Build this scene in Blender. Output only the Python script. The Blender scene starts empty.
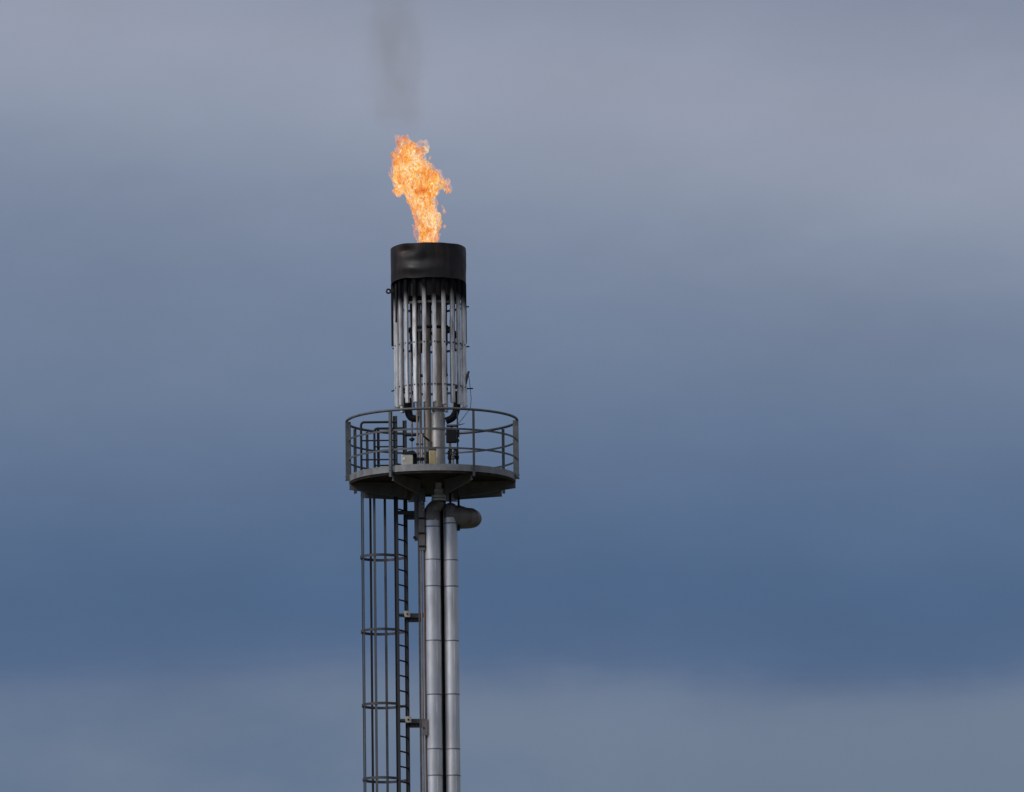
import bpy, bmesh, math, random
from mathutils import Vector, Matrix, noise as mnoise

random.seed(7)
sc = bpy.context.scene
col = sc.collection
rad = math.radians

# ------------------------------------------------------------------ camera
W, H, F = 1024, 792, 9880.0
DIST, CAMZ = 190.0, 1.7
PITCH, ROLL = rad(8.845), rad(0.68)
YAW = math.atan((80 - 44 * math.tan(ROLL)) / F) / math.cos(PITCH)
camloc = Vector((0, -DIST, CAMZ))
fwd = Vector((math.sin(YAW) * math.cos(PITCH), math.cos(YAW) * math.cos(PITCH), math.sin(PITCH)))
r0 = fwd.cross(Vector((0, 0, 1))).normalized()
u0 = r0.cross(fwd).normalized()
rgt = r0 * math.cos(ROLL) - u0 * math.sin(ROLL)
upv = u0 * math.cos(ROLL) + r0 * math.sin(ROLL)
cam = bpy.data.cameras.new('camera')
cam.sensor_width = 36.0
cam.lens = F * 36.0 / W
cam.clip_start = 1.0
cam.clip_end = 60000.0
camo = bpy.data.objects.new('camera', cam)
col.objects.link(camo)
M = Matrix((rgt, upv, -fwd)).transposed().to_4x4()
M.translation = camloc
camo.matrix_world = M
sc.camera = camo


def at(px, py, Y=0.0):
    """a measured spot of the picture as a real point at the depth Y"""
    d = fwd + rgt * ((px - W / 2) / F) + upv * ((H / 2 - py) / F)
    return camloc + d * ((Y + DIST) / d.y)


def Z(py, Y=0.0, px=432):
    return at(px, py, Y).z


SC = F / (DIST / math.cos(PITCH))     # pixels per metre at the tower


# ------------------------------------------------------------------ mesh builder
class MB:
    def __init__(s):
        s.v, s.f = [], []

    def add(s, vs, fs):
        o = len(s.v)
        s.v += [tuple(v) for v in vs]
        s.f += [tuple(i + o for i in f) for f in fs]
        return s

    def sweep(s, pts, prof, closed=False, up=Vector((0, 0, 1)), caps=True, scales=None):
        pts = [Vector(p) for p in pts]
        n, m = len(pts), len(prof)
        vs = []
        prev = None
        for i, p in enumerate(pts):
            if closed:
                t = pts[(i + 1) % n] - pts[i - 1]
            else:
                a = pts[max(i - 1, 0)]
                b = pts[min(i + 1, n - 1)]
                if 0 < i < n - 1:
                    t = (p - a).normalized() + (b - p).normalized()
                else:
                    t = b - a
            t.normalize()
            if prev is None or closed:
                ref = up if abs(t.dot(up)) < 0.98 else Vector((1, 0, 0))
                sx = t.cross(ref).normalized()
            else:
                sx = (prev - t * prev.dot(t)).normalized()
            prev = sx
            sy = sx.cross(t).normalized()
            k = scales[i] if scales else 1.0
            for (a_, b_) in prof:
                vs.append(p + sx * a_ * k + sy * b_ * k)
        fs = []
        for i in range(n if closed else n - 1):
            j = (i + 1) % n
            for q in range(m):
                w = (q + 1) % m
                fs.append((i * m + q, i * m + w, j * m + w, j * m + q))
        if not closed and caps:
            fs.append(tuple(range(m - 1, -1, -1)))
            fs.append(tuple((n - 1) * m + q for q in range(m)))
        return s.add(vs, fs)

    def tube(s, pts, r, seg=12, closed=False, scales=None):
        return s.sweep(pts, [(r * math.cos(2 * math.pi * k / seg), r * math.sin(2 * math.pi * k / seg)) for k in range(seg)],
                       closed, scales=scales)

    def bar(s, pts, w, t, closed=False, up=Vector((0, 0, 1))):
        return s.sweep(pts, [(-w / 2, -t / 2), (w / 2, -t / 2), (w / 2, t / 2), (-w / 2, t / 2)], closed, up)

    def box(s, c, size, rz=0.0, rot=None):
        c = Vector(c)
        R = rot if rot is not None else Matrix.Rotation(rz, 3, 'Z')
        hx, hy, hz = size[0] / 2, size[1] / 2, size[2] / 2
        b = min(size) * 0.12
        bm = bmesh.new()
        bmesh.ops.create_cube(bm, size=1.0)
        bmesh.ops.scale(bm, vec=size, verts=bm.verts)
        bmesh.ops.bevel(bm, geom=list(bm.edges), offset=min(b, 0.012), segments=1, affect='EDGES')
        vs = [c + R @ v.co for v in bm.verts]
        bm.verts.index_update()
        fs = [[v.index for v in f.verts] for f in bm.faces]
        bm.free()
        return s.add(vs, fs)

    def lathe(s, prof, c=(0, 0), seg=48, caps=False, func=None):
        """prof: list of (radius, z), turned about the vertical through c"""
        vs, fs = [], []
        m = len(prof)
        for i in range(seg):
            a = 2 * math.pi * i / seg
            for (r, z) in prof:
                if func:
                    r, z = func(r, z, a)
                vs.append((c[0] + r * math.cos(a), c[1] + r * math.sin(a), z))
        for i in range(seg):
            j = (i + 1) % seg
            for q in range(m - 1):
                fs.append((i * m + q, j * m + q, j * m + q + 1, i * m + q + 1))
        if caps:
            fs.append(tuple(i * m for i in range(seg - 1, -1, -1)))
            fs.append(tuple(i * m + m - 1 for i in range(seg)))
        return s.add(vs, fs)

    def build(s, name, mat, parent=None, smooth=38):
        base = Vector((0, 0, 0))
        p = parent
        while p is not None:
            base = base + p.location
            p = p.parent
        me = bpy.data.meshes.new(name)
        me.from_pydata([tuple(Vector(v) - base) for v in s.v], [], s.f)
        me.validate()
        bm = bmesh.new()
        bm.from_mesh(me)
        bmesh.ops.recalc_face_normals(bm, faces=bm.faces)
        bm.to_mesh(me)
        bm.free()
        if smooth:
            for q in me.polygons:
                q.use_smooth = True
            me.set_sharp_from_angle(angle=rad(smooth))
        me.materials.append(mat)
        o = bpy.data.objects.new(name, me)
        col.objects.link(o)
        o.parent = parent
        return o


def tag(o, label=None, cat=None, group=None, kind=None):
    if label: o['label'] = label
    if cat: o['category'] = cat
    if group: o['group'] = group
    if kind: o['kind'] = kind
    return o


def thing(name, loc, label, cat, group=None):
    o = bpy.data.objects.new(name, None)
    o.empty_display_size = 0.3
    col.objects.link(o)
    o.location = loc
    return tag(o, label, cat, group)


# ------------------------------------------------------------------ materials
def lin(c):
    def f(x):
        x /= 255.0
        return x / 12.92 if x <= 0.04045 else ((x + 0.055) / 1.055) ** 2.4
    return (f(c[0]), f(c[1]), f(c[2]), 1.0)


def node(nt, t, **kw):
    n = nt.nodes.new(t)
    for k, v in kw.items():
        setattr(n, k, v)
    return n


def ramp(nt, stops, interp='LINEAR'):
    n = nt.nodes.new('ShaderNodeValToRGB')
    cr = n.color_ramp
    cr.interpolation = interp
    while len(cr.elements) < len(stops):
        cr.elements.new(0.5)
    for e, (p, c) in zip(cr.elements, stops):
        e.position = p
        e.color = c if len(c) == 4 else (*c, 1.0)
    return n


def g(v):
    return (v, v, v, 1.0)


def metal(name, c1, c2, metallic=0.6, rough=(0.4, 0.6), scale=6.0, stretch=(1, 1, 1), stain=None, stain_amt=0.3,
          bump=0.15, bscale=30.0, soot=None, spec=0.5, vary=None):
    """worn metal: two tones by noise, an optional stain in streaks, uneven gloss and a fine bump"""
    m = bpy.data.materials.new(name)
    m.use_nodes = True
    nt = m.node_tree
    L = nt.links.new
    b = nt.nodes['Principled BSDF']
    b.inputs['Specular IOR Level'].default_value = spec
    tc = node(nt, 'ShaderNodeTexCoord')
    mp = node(nt, 'ShaderNodeMapping')
    mp.inputs['Scale'].default_value = stretch
    L(tc.outputs['Object'], mp.inputs['Vector'])
    n1 = node(nt, 'ShaderNodeTexNoise')
    n1.inputs['Scale'].default_value = scale
    n1.inputs['Detail'].default_value = 6
    n1.inputs['Roughness'].default_value = 0.6
    L(mp.outputs[0], n1.inputs['Vector'])
    r1 = ramp(nt, [(0.32, c1), (0.68, c2)])
    L(n1.outputs['Fac'], r1.inputs[0])
    colr = r1.outputs[0]
    if stain:
        mp2 = node(nt, 'ShaderNodeMapping')
        mp2.inputs['Scale'].default_value = (1, 1, 0.22)
        mp2.inputs['Location'].default_value = (3.1, 1.7, 0.4)
        L(tc.outputs['Object'], mp2.inputs['Vector'])
        n2 = node(nt, 'ShaderNodeTexNoise')
        n2.inputs['Scale'].default_value = scale * 1.7
        n2.inputs['Detail'].default_value = 5
        L(mp2.outputs[0], n2.inputs['Vector'])
        r2 = ramp(nt, [(0.5, g(0)), (0.72, g(stain_amt))])
        L(n2.outputs['Fac'], r2.inputs[0])
        mx = node(nt, 'ShaderNodeMix', data_type='RGBA')
        L(r2.outputs[0], mx.inputs['Factor'])
        L(colr, mx.inputs['A'])
        mx.inputs['B'].default_value = stain
        colr = mx.outputs['Result']
    if vary:
        # every sheet or tube has weathered a little differently
        oi = node(nt, 'ShaderNodeObjectInfo')
        vr = node(nt, 'ShaderNodeMapRange')
        L(oi.outputs['Random'], vr.inputs['Value'])
        vr.inputs['To Min'].default_value = vary[0]
        vr.inputs['To Max'].default_value = vary[1]
        vv = node(nt, 'ShaderNodeVectorMath', operation='SCALE')
        L(colr, vv.inputs[0])
        L(vr.outputs[0], vv.inputs['Scale'])
        colr = vv.outputs[0]
    rr = ramp(nt, [(0.3, g(rough[0])), (0.7, g(rough[1]))])
    L(n1.outputs['Fac'], rr.inputs[0])
    rough_out = rr.outputs[0]
    met_out = None
    if soot:
        # soot burnt onto the upper ends: its own ragged edge at a height in world metres
        z0, z1, sc_ = soot
        gm = node(nt, 'ShaderNodeNewGeometry')
        sp = node(nt, 'ShaderNodeSeparateXYZ')
        L(gm.outputs['Position'], sp.inputs[0])
        mps = node(nt, 'ShaderNodeMapping')
        mps.inputs['Scale'].default_value = (1, 1, 0.12)
        L(gm.outputs['Position'], mps.inputs['Vector'])
        ns = node(nt, 'ShaderNodeTexNoise')
        ns.inputs['Scale'].default_value = 9.0
        ns.inputs['Detail'].default_value = 4
        L(mps.outputs[0], ns.inputs['Vector'])
        ma = node(nt, 'ShaderNodeMath', operation='MULTIPLY_ADD')
        L(ns.outputs['Fac'], ma.inputs[0])
        ma.inputs[1].default_value = sc_
        L(sp.outputs['Z'], ma.inputs[2])
        mr = node(nt, 'ShaderNodeMapRange')
        mr.interpolation_type = 'SMOOTHSTEP'
        so_ = node(nt, 'ShaderNodeObjectInfo')
        mo = node(nt, 'ShaderNodeMath', operation='MULTIPLY_ADD')
        L(so_.outputs['Random'], mo.inputs[0])
        mo.inputs[1].default_value = 0.20
        L(ma.outputs[0], mo.inputs[2])
        ma = mo
        mr.inputs['From Min'].default_value = z0 + sc_ * 0.5 + 0.10
        mr.inputs['From Max'].default_value = z1 + sc_ * 0.5 + 0.16
        L(ma.outputs[0], mr.inputs['Value'])
        mx = node(nt, 'ShaderNodeMix', data_type='RGBA')
        L(mr.outputs[0], mx.inputs['Factor'])
        L(colr, mx.inputs['A'])
        mx.inputs['B'].default_value = (0.006, 0.006, 0.007, 1)
        colr = mx.outputs['Result']
        mm = node(nt, 'ShaderNodeMapRange')
        L(mr.outputs[0], mm.inputs['Value'])
        mm.inputs['To Min'].default_value = metallic
        mm.inputs['To Max'].default_value = 0.0
        met_out = mm.outputs[0]
        m2 = node(nt, 'ShaderNodeMix', data_type='FLOAT')
        L(mr.outputs[0], m2.inputs['Factor'])
        L(rough_out, m2.inputs['A'])
        m2.inputs['B'].default_value = 0.85
        rough_out = m2.outputs['Result']
        m3 = node(nt, 'ShaderNodeMapRange')
        L(mr.outputs[0], m3.inputs['Value'])
        m3.inputs['To Min'].default_value = spec
        m3.inputs['To Max'].default_value = 0.08
        L(m3.outputs[0], b.inputs['Specular IOR Level'])
    L(colr, b.inputs['Base Color'])
    L(rough_out, b.inputs['Roughness'])
    if met_out is not None:
        L(met_out, b.inputs['Metallic'])
    else:
        b.inputs['Metallic'].default_value = metallic
    if bump:
        n3 = node(nt, 'ShaderNodeTexNoise')
        n3.inputs['Scale'].default_value = bscale
        n3.inputs['Detail'].default_value = 3
        L(mp.outputs[0], n3.inputs['Vector'])
        bp = node(nt, 'ShaderNodeBump')
        bp.inputs['Strength'].default_value = bump
        bp.inputs['Distance'].default_value = 0.01
        L(n3.outputs['Fac'], bp.inputs['Height'])
        L(bp.outputs[0], b.inputs['Normal'])
    return m


Z_SOOT0, Z_SOOT1 = Z(311, -0.67), Z(293, -0.67)
RUST = (0.10, 0.045, 0.025, 1)
MT = {
    'plate': metal('galvanised_plate', (0.15, 0.155, 0.165, 1), (0.24, 0.24, 0.24, 1), 0.35, (0.45, 0.65), 5, stain=(0.10, 0.075, 0.055, 1), stain_amt=0.6),
    'galv': metal('galvanised_steel', (0.055, 0.062, 0.070, 1), (0.105, 0.11, 0.115, 1), 0.35, (0.45, 0.65), 5, stain=(0.09, 0.07, 0.055, 1), stain_amt=0.4),
    'galv_dark': metal('weathered_steel', (0.04, 0.042, 0.046, 1), (0.085, 0.083, 0.083, 1), 0.3, (0.5, 0.7), 5, stain=RUST, stain_amt=0.3),
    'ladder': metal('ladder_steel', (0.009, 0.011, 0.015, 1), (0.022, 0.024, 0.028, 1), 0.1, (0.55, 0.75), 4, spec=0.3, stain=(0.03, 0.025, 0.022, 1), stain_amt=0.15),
    'cage': metal('cage_steel', (0.024, 0.028, 0.034, 1), (0.055, 0.056, 0.06, 1), 0.2, (0.5, 0.7), 4, stain=(0.08, 0.06, 0.045, 1), stain_amt=0.4),
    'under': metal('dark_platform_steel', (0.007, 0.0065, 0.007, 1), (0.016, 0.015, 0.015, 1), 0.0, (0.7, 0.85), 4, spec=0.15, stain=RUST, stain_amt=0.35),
    'beam': metal('painted_beam_steel', (0.055, 0.054, 0.057, 1), (0.11, 0.105, 0.105, 1), 0.1, (0.5, 0.7), 4, stain=RUST, stain_amt=0.45),
    'clad': metal('aluminium_cladding', (0.48, 0.48, 0.50, 1), (0.58, 0.575, 0.585, 1), 0.72, (0.36, 0.46), 3, stretch=(1, 1, 0.5), stain=(0.30, 0.27, 0.25, 1), stain_amt=0.55, bump=0.2, bscale=4, vary=(0.86, 1.06)),
    'seam': metal('cladding_seam', (0.10, 0.10, 0.11, 1), (0.18, 0.18, 0.19, 1), 0.5, (0.5, 0.6), 8),
    'tube': metal('stainless_tube', (0.46, 0.452, 0.452, 1), (0.70, 0.69, 0.69, 1), 0.4, (0.36, 0.5), 7, stretch=(1, 1, 0.35), stain=(0.20, 0.155, 0.12, 1), stain_amt=0.75, soot=(Z_SOOT0, Z_SOOT1, 0.26), vary=(0.76, 1.12)),
    'pipe_tan': metal('heat_tinted_pipe', (0.24, 0.19, 0.155, 1), (0.40, 0.35, 0.30, 1), 0.45, (0.4, 0.6), 6, stretch=(1, 1, 0.3), stain=(0.14, 0.08, 0.05, 1), stain_amt=0.6, soot=(Z_SOOT0 - .1, Z_SOOT1, 0.22)),
    'black': metal('scorched_steel', (0.0055, 0.0042, 0.0044, 1), (0.016, 0.011, 0.0105, 1), 0.0, (0.42, 0.66), 3.2, spec=0.3, stain=(0.048, 0.026, 0.02, 1), stain_amt=0.75, bump=0.2, bscale=7),
    'dark': metal('dark_fitting', (0.007, 0.0075, 0.009, 1), (0.018, 0.018, 0.020, 1), 0.0, (0.6, 0.8), 9, spec=0.12),
    'elbow': metal('weathered_cladding', (0.10, 0.09, 0.085, 1), (0.20, 0.182, 0.172, 1), 0.35, (0.45, 0.65), 4, stain=(0.08, 0.045, 0.035, 1), stain_amt=0.6),
    'rust': metal('rusty_conduit', (0.07, 0.04, 0.03, 1), (0.14, 0.09, 0.07, 1), 0.2, (0.6, 0.8), 9, stretch=(1, 1, 0.3)),
    'tan': metal('tan_conduit', (0.17, 0.14, 0.115, 1), (0.27, 0.235, 0.20, 1), 0.3, (0.45, 0.65), 9, stretch=(1, 1, 0.3)),
    'cream': metal('cream_paint', (0.42, 0.39, 0.33, 1), (0.52, 0.49, 0.42, 1), 0.0, (0.5, 0.7), 9, stain=(0.2, 0.13, 0.08, 1), stain_amt=0.3),
    'ochre': metal('ochre_paint', (0.33, 0.25, 0.12, 1), (0.42, 0.33, 0.18, 1), 0.0, (0.45, 0.6), 9, stain=(0.2, 0.12, 0.05, 1), stain_amt=0.4),
    'grey_paint': metal('grey_paint', (0.36, 0.355, 0.37, 1), (0.48, 0.475, 0.49, 1), 0.0, (0.45, 0.6), 7, stain=(0.2, 0.17, 0.15, 1), stain_amt=0.4),
    'white': metal('white_label', (0.75, 0.75, 0.74, 1), (0.82, 0.82, 0.8, 1), 0.0, (0.4, 0.5), 9),
    'steel_bright': metal('bright_galvanising', (0.22, 0.215, 0.21, 1), (0.31, 0.30, 0.29, 1), 0.4, (0.4, 0.55), 7, stain=(0.2, 0.15, 0.1, 1), stain_amt=0.4),
}

# ------------------------------------------------------------------ ground
gm = bpy.data.materials.new('rough_grass_ground')
gm.use_nodes = True
nt = gm.node_tree
b = nt.nodes['Principled BSDF']
tc = node(nt, 'ShaderNodeTexCoord')
n1 = node(nt, 'ShaderNodeTexNoise')
n1.inputs['Scale'].default_value = 0.05
n1.inputs['Detail'].default_value = 10
nt.links.new(tc.outputs['Object'], n1.inputs['Vector'])
r1 = ramp(nt, [(0.35, (0.05, 0.06, 0.025, 1)), (0.55, (0.09, 0.085, 0.05, 1)), (0.7, (0.14, 0.125, 0.10, 1))])
nt.links.new(n1.outputs['Fac'], r1.inputs[0])
nt.links.new(r1.outputs[0], b.inputs['Base Color'])
b.inputs['Roughness'].default_value = 0.95
mb = MB()
mb.add([(-20000, -20000, 0), (20000, -20000, 0), (20000, 20000, 0), (-20000, 20000, 0)], [(0, 1, 2, 3)])
tag(mb.build('ground', gm, smooth=0), kind='structure')

# ------------------------------------------------------------------ service platform
PC = at(432, 440, 0)
CX, CY = PC.x, 0.0
RP = 85.3 / SC                      # handrail radius
RD = 83.0 / SC                      # deck radius
ZR = Z(421.3)                       # handrail level
ZD = Z(470.2, -RD)                  # deck level (bottom of the kick plate)
ZM1 = Z(428.3, -RP)
ZM2 = Z(447.6, -RP)


def pol(phi, r, z, c=None):
    """phi in degrees: 0 towards the camera, + to the right"""
    a = rad(phi)
    c = c or (CX, CY)
    return Vector((c[0] + r * math.sin(a), c[1] - r * math.cos(a), z))


def circle(r, z, n=72, a0=0, a1=360, c=None):
    closed = abs(a1 - a0) >= 360
    k = n if closed else n + 1
    return [pol(a0 + (a1 - a0) * i / n, r, z, c) for i in range(k)]


plat = thing('service_platform', (CX, CY, ZD), 'round grey steel service platform with railings, below the tube cage', 'platform')
# deck: a shallow dished plate with a rolled edge
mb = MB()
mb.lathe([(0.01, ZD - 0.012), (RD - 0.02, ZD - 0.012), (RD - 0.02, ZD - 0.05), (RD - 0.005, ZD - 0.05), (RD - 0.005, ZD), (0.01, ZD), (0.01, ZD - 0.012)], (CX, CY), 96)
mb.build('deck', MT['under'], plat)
# kick plate in three rolled sections
for a0, a1 in ((-27.6, 92), (93, 209), (-150, -29.4)):
    mb = MB()
    mb.bar(circle(RD + 0.004, ZD + 0.062, 40, a0, a1), 0.008, 0.128)
    mb.build('kick_plate', MT['plate'], plat)
mb = MB()
mb.tube(circle(RP, ZR, 96), 0.026, 12, True)
mb.build('handrail', MT['galv'], plat)
for z in (ZM1, ZM2):
    mb = MB()
    mb.bar(circle(RP - 0.022, z, 96), 0.012, 0.036, True)
    mb.build('mid_rail', MT['galv'], plat)
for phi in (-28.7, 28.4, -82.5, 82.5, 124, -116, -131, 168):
    mb = MB()
    a = rad(phi)
    side = 80 < abs(phi) < 84
    zb_ = ZD + 0.01 if side else ZD - 0.1
    zc = (ZR - 0.03 + zb_) / 2
    hh = ZR - 0.03 - zb_
    c0 = pol(phi, RP + 0.030, zc)
    R = Matrix.Rotation(a, 3, 'Z')
    t_ = R @ Vector((1, 0, 0))
    d = Vector((math.sin(a), -math.cos(a), 0))
    mb.box(c0, (0.052, 0.009, hh), a)                                # outer leg of the angle
    ln = 0.095 if side else 0.055
    mb.box(c0 + t_ * (0.0215 if phi < 60 else -0.0215) - d * (0.005 + ln / 2), (0.009, ln, hh), a)
    po = mb.build('post', MT['ladder' if phi in (-116, -131) else 'galv'], plat)  # rear-left posts get the darker steel, shade put into their colour
    for zz in (ZD + 0.03, ZD + 0.095):
        p = pol(phi, RP + 0.034, zz)
        MB().tube([p, p + d * 0.014], 0.011, 6).build('bolt', MT['galv_dark'], po)
for phi in (28.6, -28.6, 82, -82, 124, -124, 163, -163):
    a = rad(phi)
    d = Vector((math.sin(a), -math.cos(a), 0))
    t = Vector((math.cos(a), math.sin(a), 0))
    RE = RD + (0.012 if abs(phi) > 60 else -0.02)
    prof = [(RE, ZD - 0.013 if RE < RD else ZD - 0.004), (RE, ZD - 0.15), (0.56, ZD - 0.29), (0.52, ZD - 0.29), (0.50, ZD - 0.27), (0.50, ZD - 0.013)]
    mb = MB()
    vs = []
    for sgn in (-0.007, 0.007):
        vs += [Vector((CX, CY, 0)) + d * r + t * sgn + Vector((0, 0, z)) for r, z in prof]
    n = len(prof)
    fs = [tuple(range(n - 1, -1, -1)), tuple(range(n, 2 * n))] + [(i, (i + 1) % n, (i + 1) % n + n, i + n) for i in range(n)]
    mb.add(vs, fs)
    # bottom flange
    for (r1_, z1_), (r2_, z2_) in zip(prof[1:3], prof[2:4]):
        mb.bar([Vector((CX, CY, z1_ - 0.006)) + d * r1_, Vector((CX, CY, z2_ - 0.006)) + d * r2_], 0.05, 0.010, up=Vector((0, 0, 1)))
    mb.build('support_beam', MT['beam'], plat, smooth=25)
# ------------------------------------------------------------------ caged ladder (its top guard stands through the platform)
LYC = 0.50
HC = at(381.3, 560, LYC)
lad = thing('caged_ladder', (HC.x, HC.y, 0), 'tall dark steel ladder with a hooped safety cage, left of the pipes', 'ladder')
st_near = at(396.6, 560, LYC - 0.27)
st_far = at(406.0, 560, LYC + 0.07)
ldir = (st_far - st_near)
ldir.z = 0
lw = ldir.length
ldir.normalize()
lrz = math.atan2(ldir.y, ldir.x)
ztop_n, ztop_f = Z(416.5, st_near.y, 395), Z(421, st_far.y, 404)
for s_, zt in ((st_near, ztop_n), (st_far, ztop_f)):
    mb = MB()
    mb.box((s_.x, s_.y, zt / 2 + 0.01), (0.014, 0.085, zt), lrz)
    mb.box(Vector((s_.x, s_.y, zt / 2 + 0.01)) + Vector((-math.sin(lrz), math.cos(lrz), 0)) * 0.031 , (0.062 if s_ is st_near else 0.045, 0.010, zt), lrz)
    mb.build('stringer', MT['ladder'], lad)
zr0 = Z(522, st_near.y) + 0.29 * 4
zlow = Z(792) - 1.2
z = zr0
while z > zlow:
    mb = MB()
    mb.tube([Vector((st_near.x, st_near.y, z)), Vector((st_far.x, st_far.y, z))], 0.017, 8)
    mb.build('rung', MT['ladder'], lad)
    z -= 15.05 / SC / math.cos(PITCH) * 1.0
ZCT = ZD - 0.03
RC = 0.402
AX = 165.0


def hp(a, z, r=RC):
    return Vector((HC.x + r * math.cos(rad(a)), HC.y + r * math.sin(rad(a)), z))


for py in (557.5, 631.5, 705.5, 780, 854):
    zh = Z(py, LYC, 383)
    tl, jx = random.uniform(-0.012, 0.012), random.uniform(-0.008, 0.008)
    pts = [Vector((st_near.x, st_near.y, zh))] + [hp(AX + 118 - 236 * i / 40, zh) for i in range(41)] + [Vector((st_far.x, st_far.y, zh))]
    mb = MB()
    pts = [Vector((q.x + jx, q.y, q.z + tl * (q.x - st_near.x) / 0.8)) for q in pts]
    mb.bar(pts, 0.008, 0.052)
    mb.build('cage_hoop', MT['cage'], lad)
for k in range(-2, 3):
    a = AX + 43.2 * k
    mb = MB()
    p = hp(a, 0, RC - 0.010)
    zb = 2.4
    mb.box((p.x, p.y, (ZCT + zb) / 2), (0.009, 0.05, ZCT - zb), rad(a))
    mb.build('cage_strap', MT['cage'], lad)
for py, plate in ((513, None), (615.5, 1), (721, 1)):
    yb = st_far.y - 0.05
    p0 = at(399.5, py, yb)
    p1 = at(419.0 + (py - 513) * 0.012, py, yb)
    zz = p0.z
    mb = MB()
    mb.box(((st_far.x + p1.x) / 2 + 0.02, yb, zz + 0.03), (p1.x - st_far.x + 0.09, 0.08, 0.012))
    mb.box(((st_far.x + p1.x) / 2 + 0.02, yb - 0.037, zz - 0.012), (p1.x - st_far.x + 0.09, 0.010, 0.078))
    mb.box(((st_far.x + p1.x) / 2 + 0.03, yb + 0.06, zz - 0.075), (p1.x - st_far.x - 0.02, 0.06, 0.10))
    mb.box(((st_near.x + st_far.x) / 2, yb - 0.03, zz), (st_far.x - st_near.x + 0.02, 0.010, 0.075))
    br = mb.build('wall_bracket', MT['galv_dark'], lad)
    if plate:
        pc = at(407.2 + (py - 615) * 0.010, py - 1.5, yb - 0.06)
        mb = MB()
        mb.box(pc, (0.118, 0.012, 0.122))
        mb.build('end_plate', MT['cream'], br)
        mb = MB()
        mb.tube([pc + Vector((0, -0.006, 0)), pc + Vector((0, -0.022, 0))], 0.017, 6)
        mb.build('bolt', MT['dark'], br)
# guard round the ladder opening on the deck
for (xa, xb, ya, pys) in ((361, 397, 0.10, (422.3, 440.7, 459.8)), (374.3, 404, 0.88, (428.6, 446.8, 465.5))):
    for i, py in enumerate(pys):
        p0, p1 = at(xa, py, ya), at(xb, py, ya)
        z = p0.z
        mb = MB()
        if i == 0:
            pts = [Vector((p0.x, ya, ZD)), Vector((p0.x, ya, z - 0.07))]
            pts += [Vector((p0.x + 0.06 - 0.06 * math.cos(rad(t)), ya, z - 0.06 + 0.06 * math.sin(rad(t)))) for t in (15, 30, 45, 60, 75, 90)]
            pts += [Vector((p1.x, ya, z))]
            mb.tube(pts, 0.024, 10)
            mb.build('guard_rail', MT['ladder'], lad)
        else:
            mb.tube([Vector((p0.x, ya, z)), Vector((p1.x, ya, z))], 0.015, 8)
            mb.build('guard_rail', MT['ladder'], lad)
    if ya > 0.5:
        q = at(378.3, 440, ya + 0.05)
        mb = MB()
        mb.box((q.x, q.y, (ZD + Z(429, ya)) / 2), (0.055, 0.04, Z(429, ya) - ZD))
        mb.build('guard_post', MT['ladder'], lad)

# ------------------------------------------------------------------ main riser with the cladding
AXX = at(437.6, 440).x              # axis of the riser above the deck
riser = thing('riser_pipe', (at(433.6, 560).x, 0, 0), 'thicker silver clad riser pipe on the left of the pair, up to the burner', 'pipe')
RL = 8.05 / SC
lx0 = at(432.2, 530).x


def clad_pipe(root, x, y, r, ztop, seams):
    zs_ = [0.02] + sorted(seams) + [ztop]
    zs_ = [z for q, z in enumerate(zs_) if q == 0 or z - zs_[q - 1] > 0.02]
    for q in range(len(zs_) - 1):
        z0_, z1_ = zs_[q], zs_[q + 1]
        mb = MB()
        e = 0.0025 * (q % 2) + random.uniform(0, 0.001)
        a_ = random.uniform(-0.5, 0.5)
        sh_ = lambda rr, z, a: (rr + 0.0022 * mnoise.noise(Vector((math.cos(a) * 2, math.sin(a) * 2, z * 1.5))), z)
        n_ = max(2, min(24, int((z1_ - z0_) / 0.15)))
        mb.lathe([(r + e, z0_ + (z1_ - z0_) * k / n_) for k in range(n_ + 1)], (x, y), 56, caps=True, func=sh_)
        # longitudinal lap with its row of rivets
        p = pol(26 + 8 * a_, r + e + 0.001, 0, (x, y))
        mb.box((p.x, p.y, (z0_ + z1_) / 2), (0.022, 0.006, z1_ - z0_ - 0.03), rad(26 + 8 * a_))
        mb.build('cladding_sheet', MT['clad'], root)
    for zs in seams:
        m2 = MB()
        m2.lathe([(r - 0.002, zs - 0.012), (r + 0.005, zs - 0.011), (r + 0.0065, zs), (r + 0.005, zs + 0.011), (r - 0.002, zs + 0.012)], (x, y), 48)
        m2.build('seam_band', MT['seam'], root)


SEAMS = (526, 559, 585.5, 640, 694, 748.5, 775)
clad_pipe(riser, lx0, 0.0, RL, Z(519), [Z(p, -RL) for p in SEAMS])
zt = Z(519)
mb = MB()
mb.lathe([(RL + 0.004, zt - 0.04), (RL + 0.006, zt), (RL + 0.005, Z(512)), (RL - 0.01, Z(510.5))], (lx0, 0), 40, caps=True)
mb.build('top_collar', MT['elbow'], riser)
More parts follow.
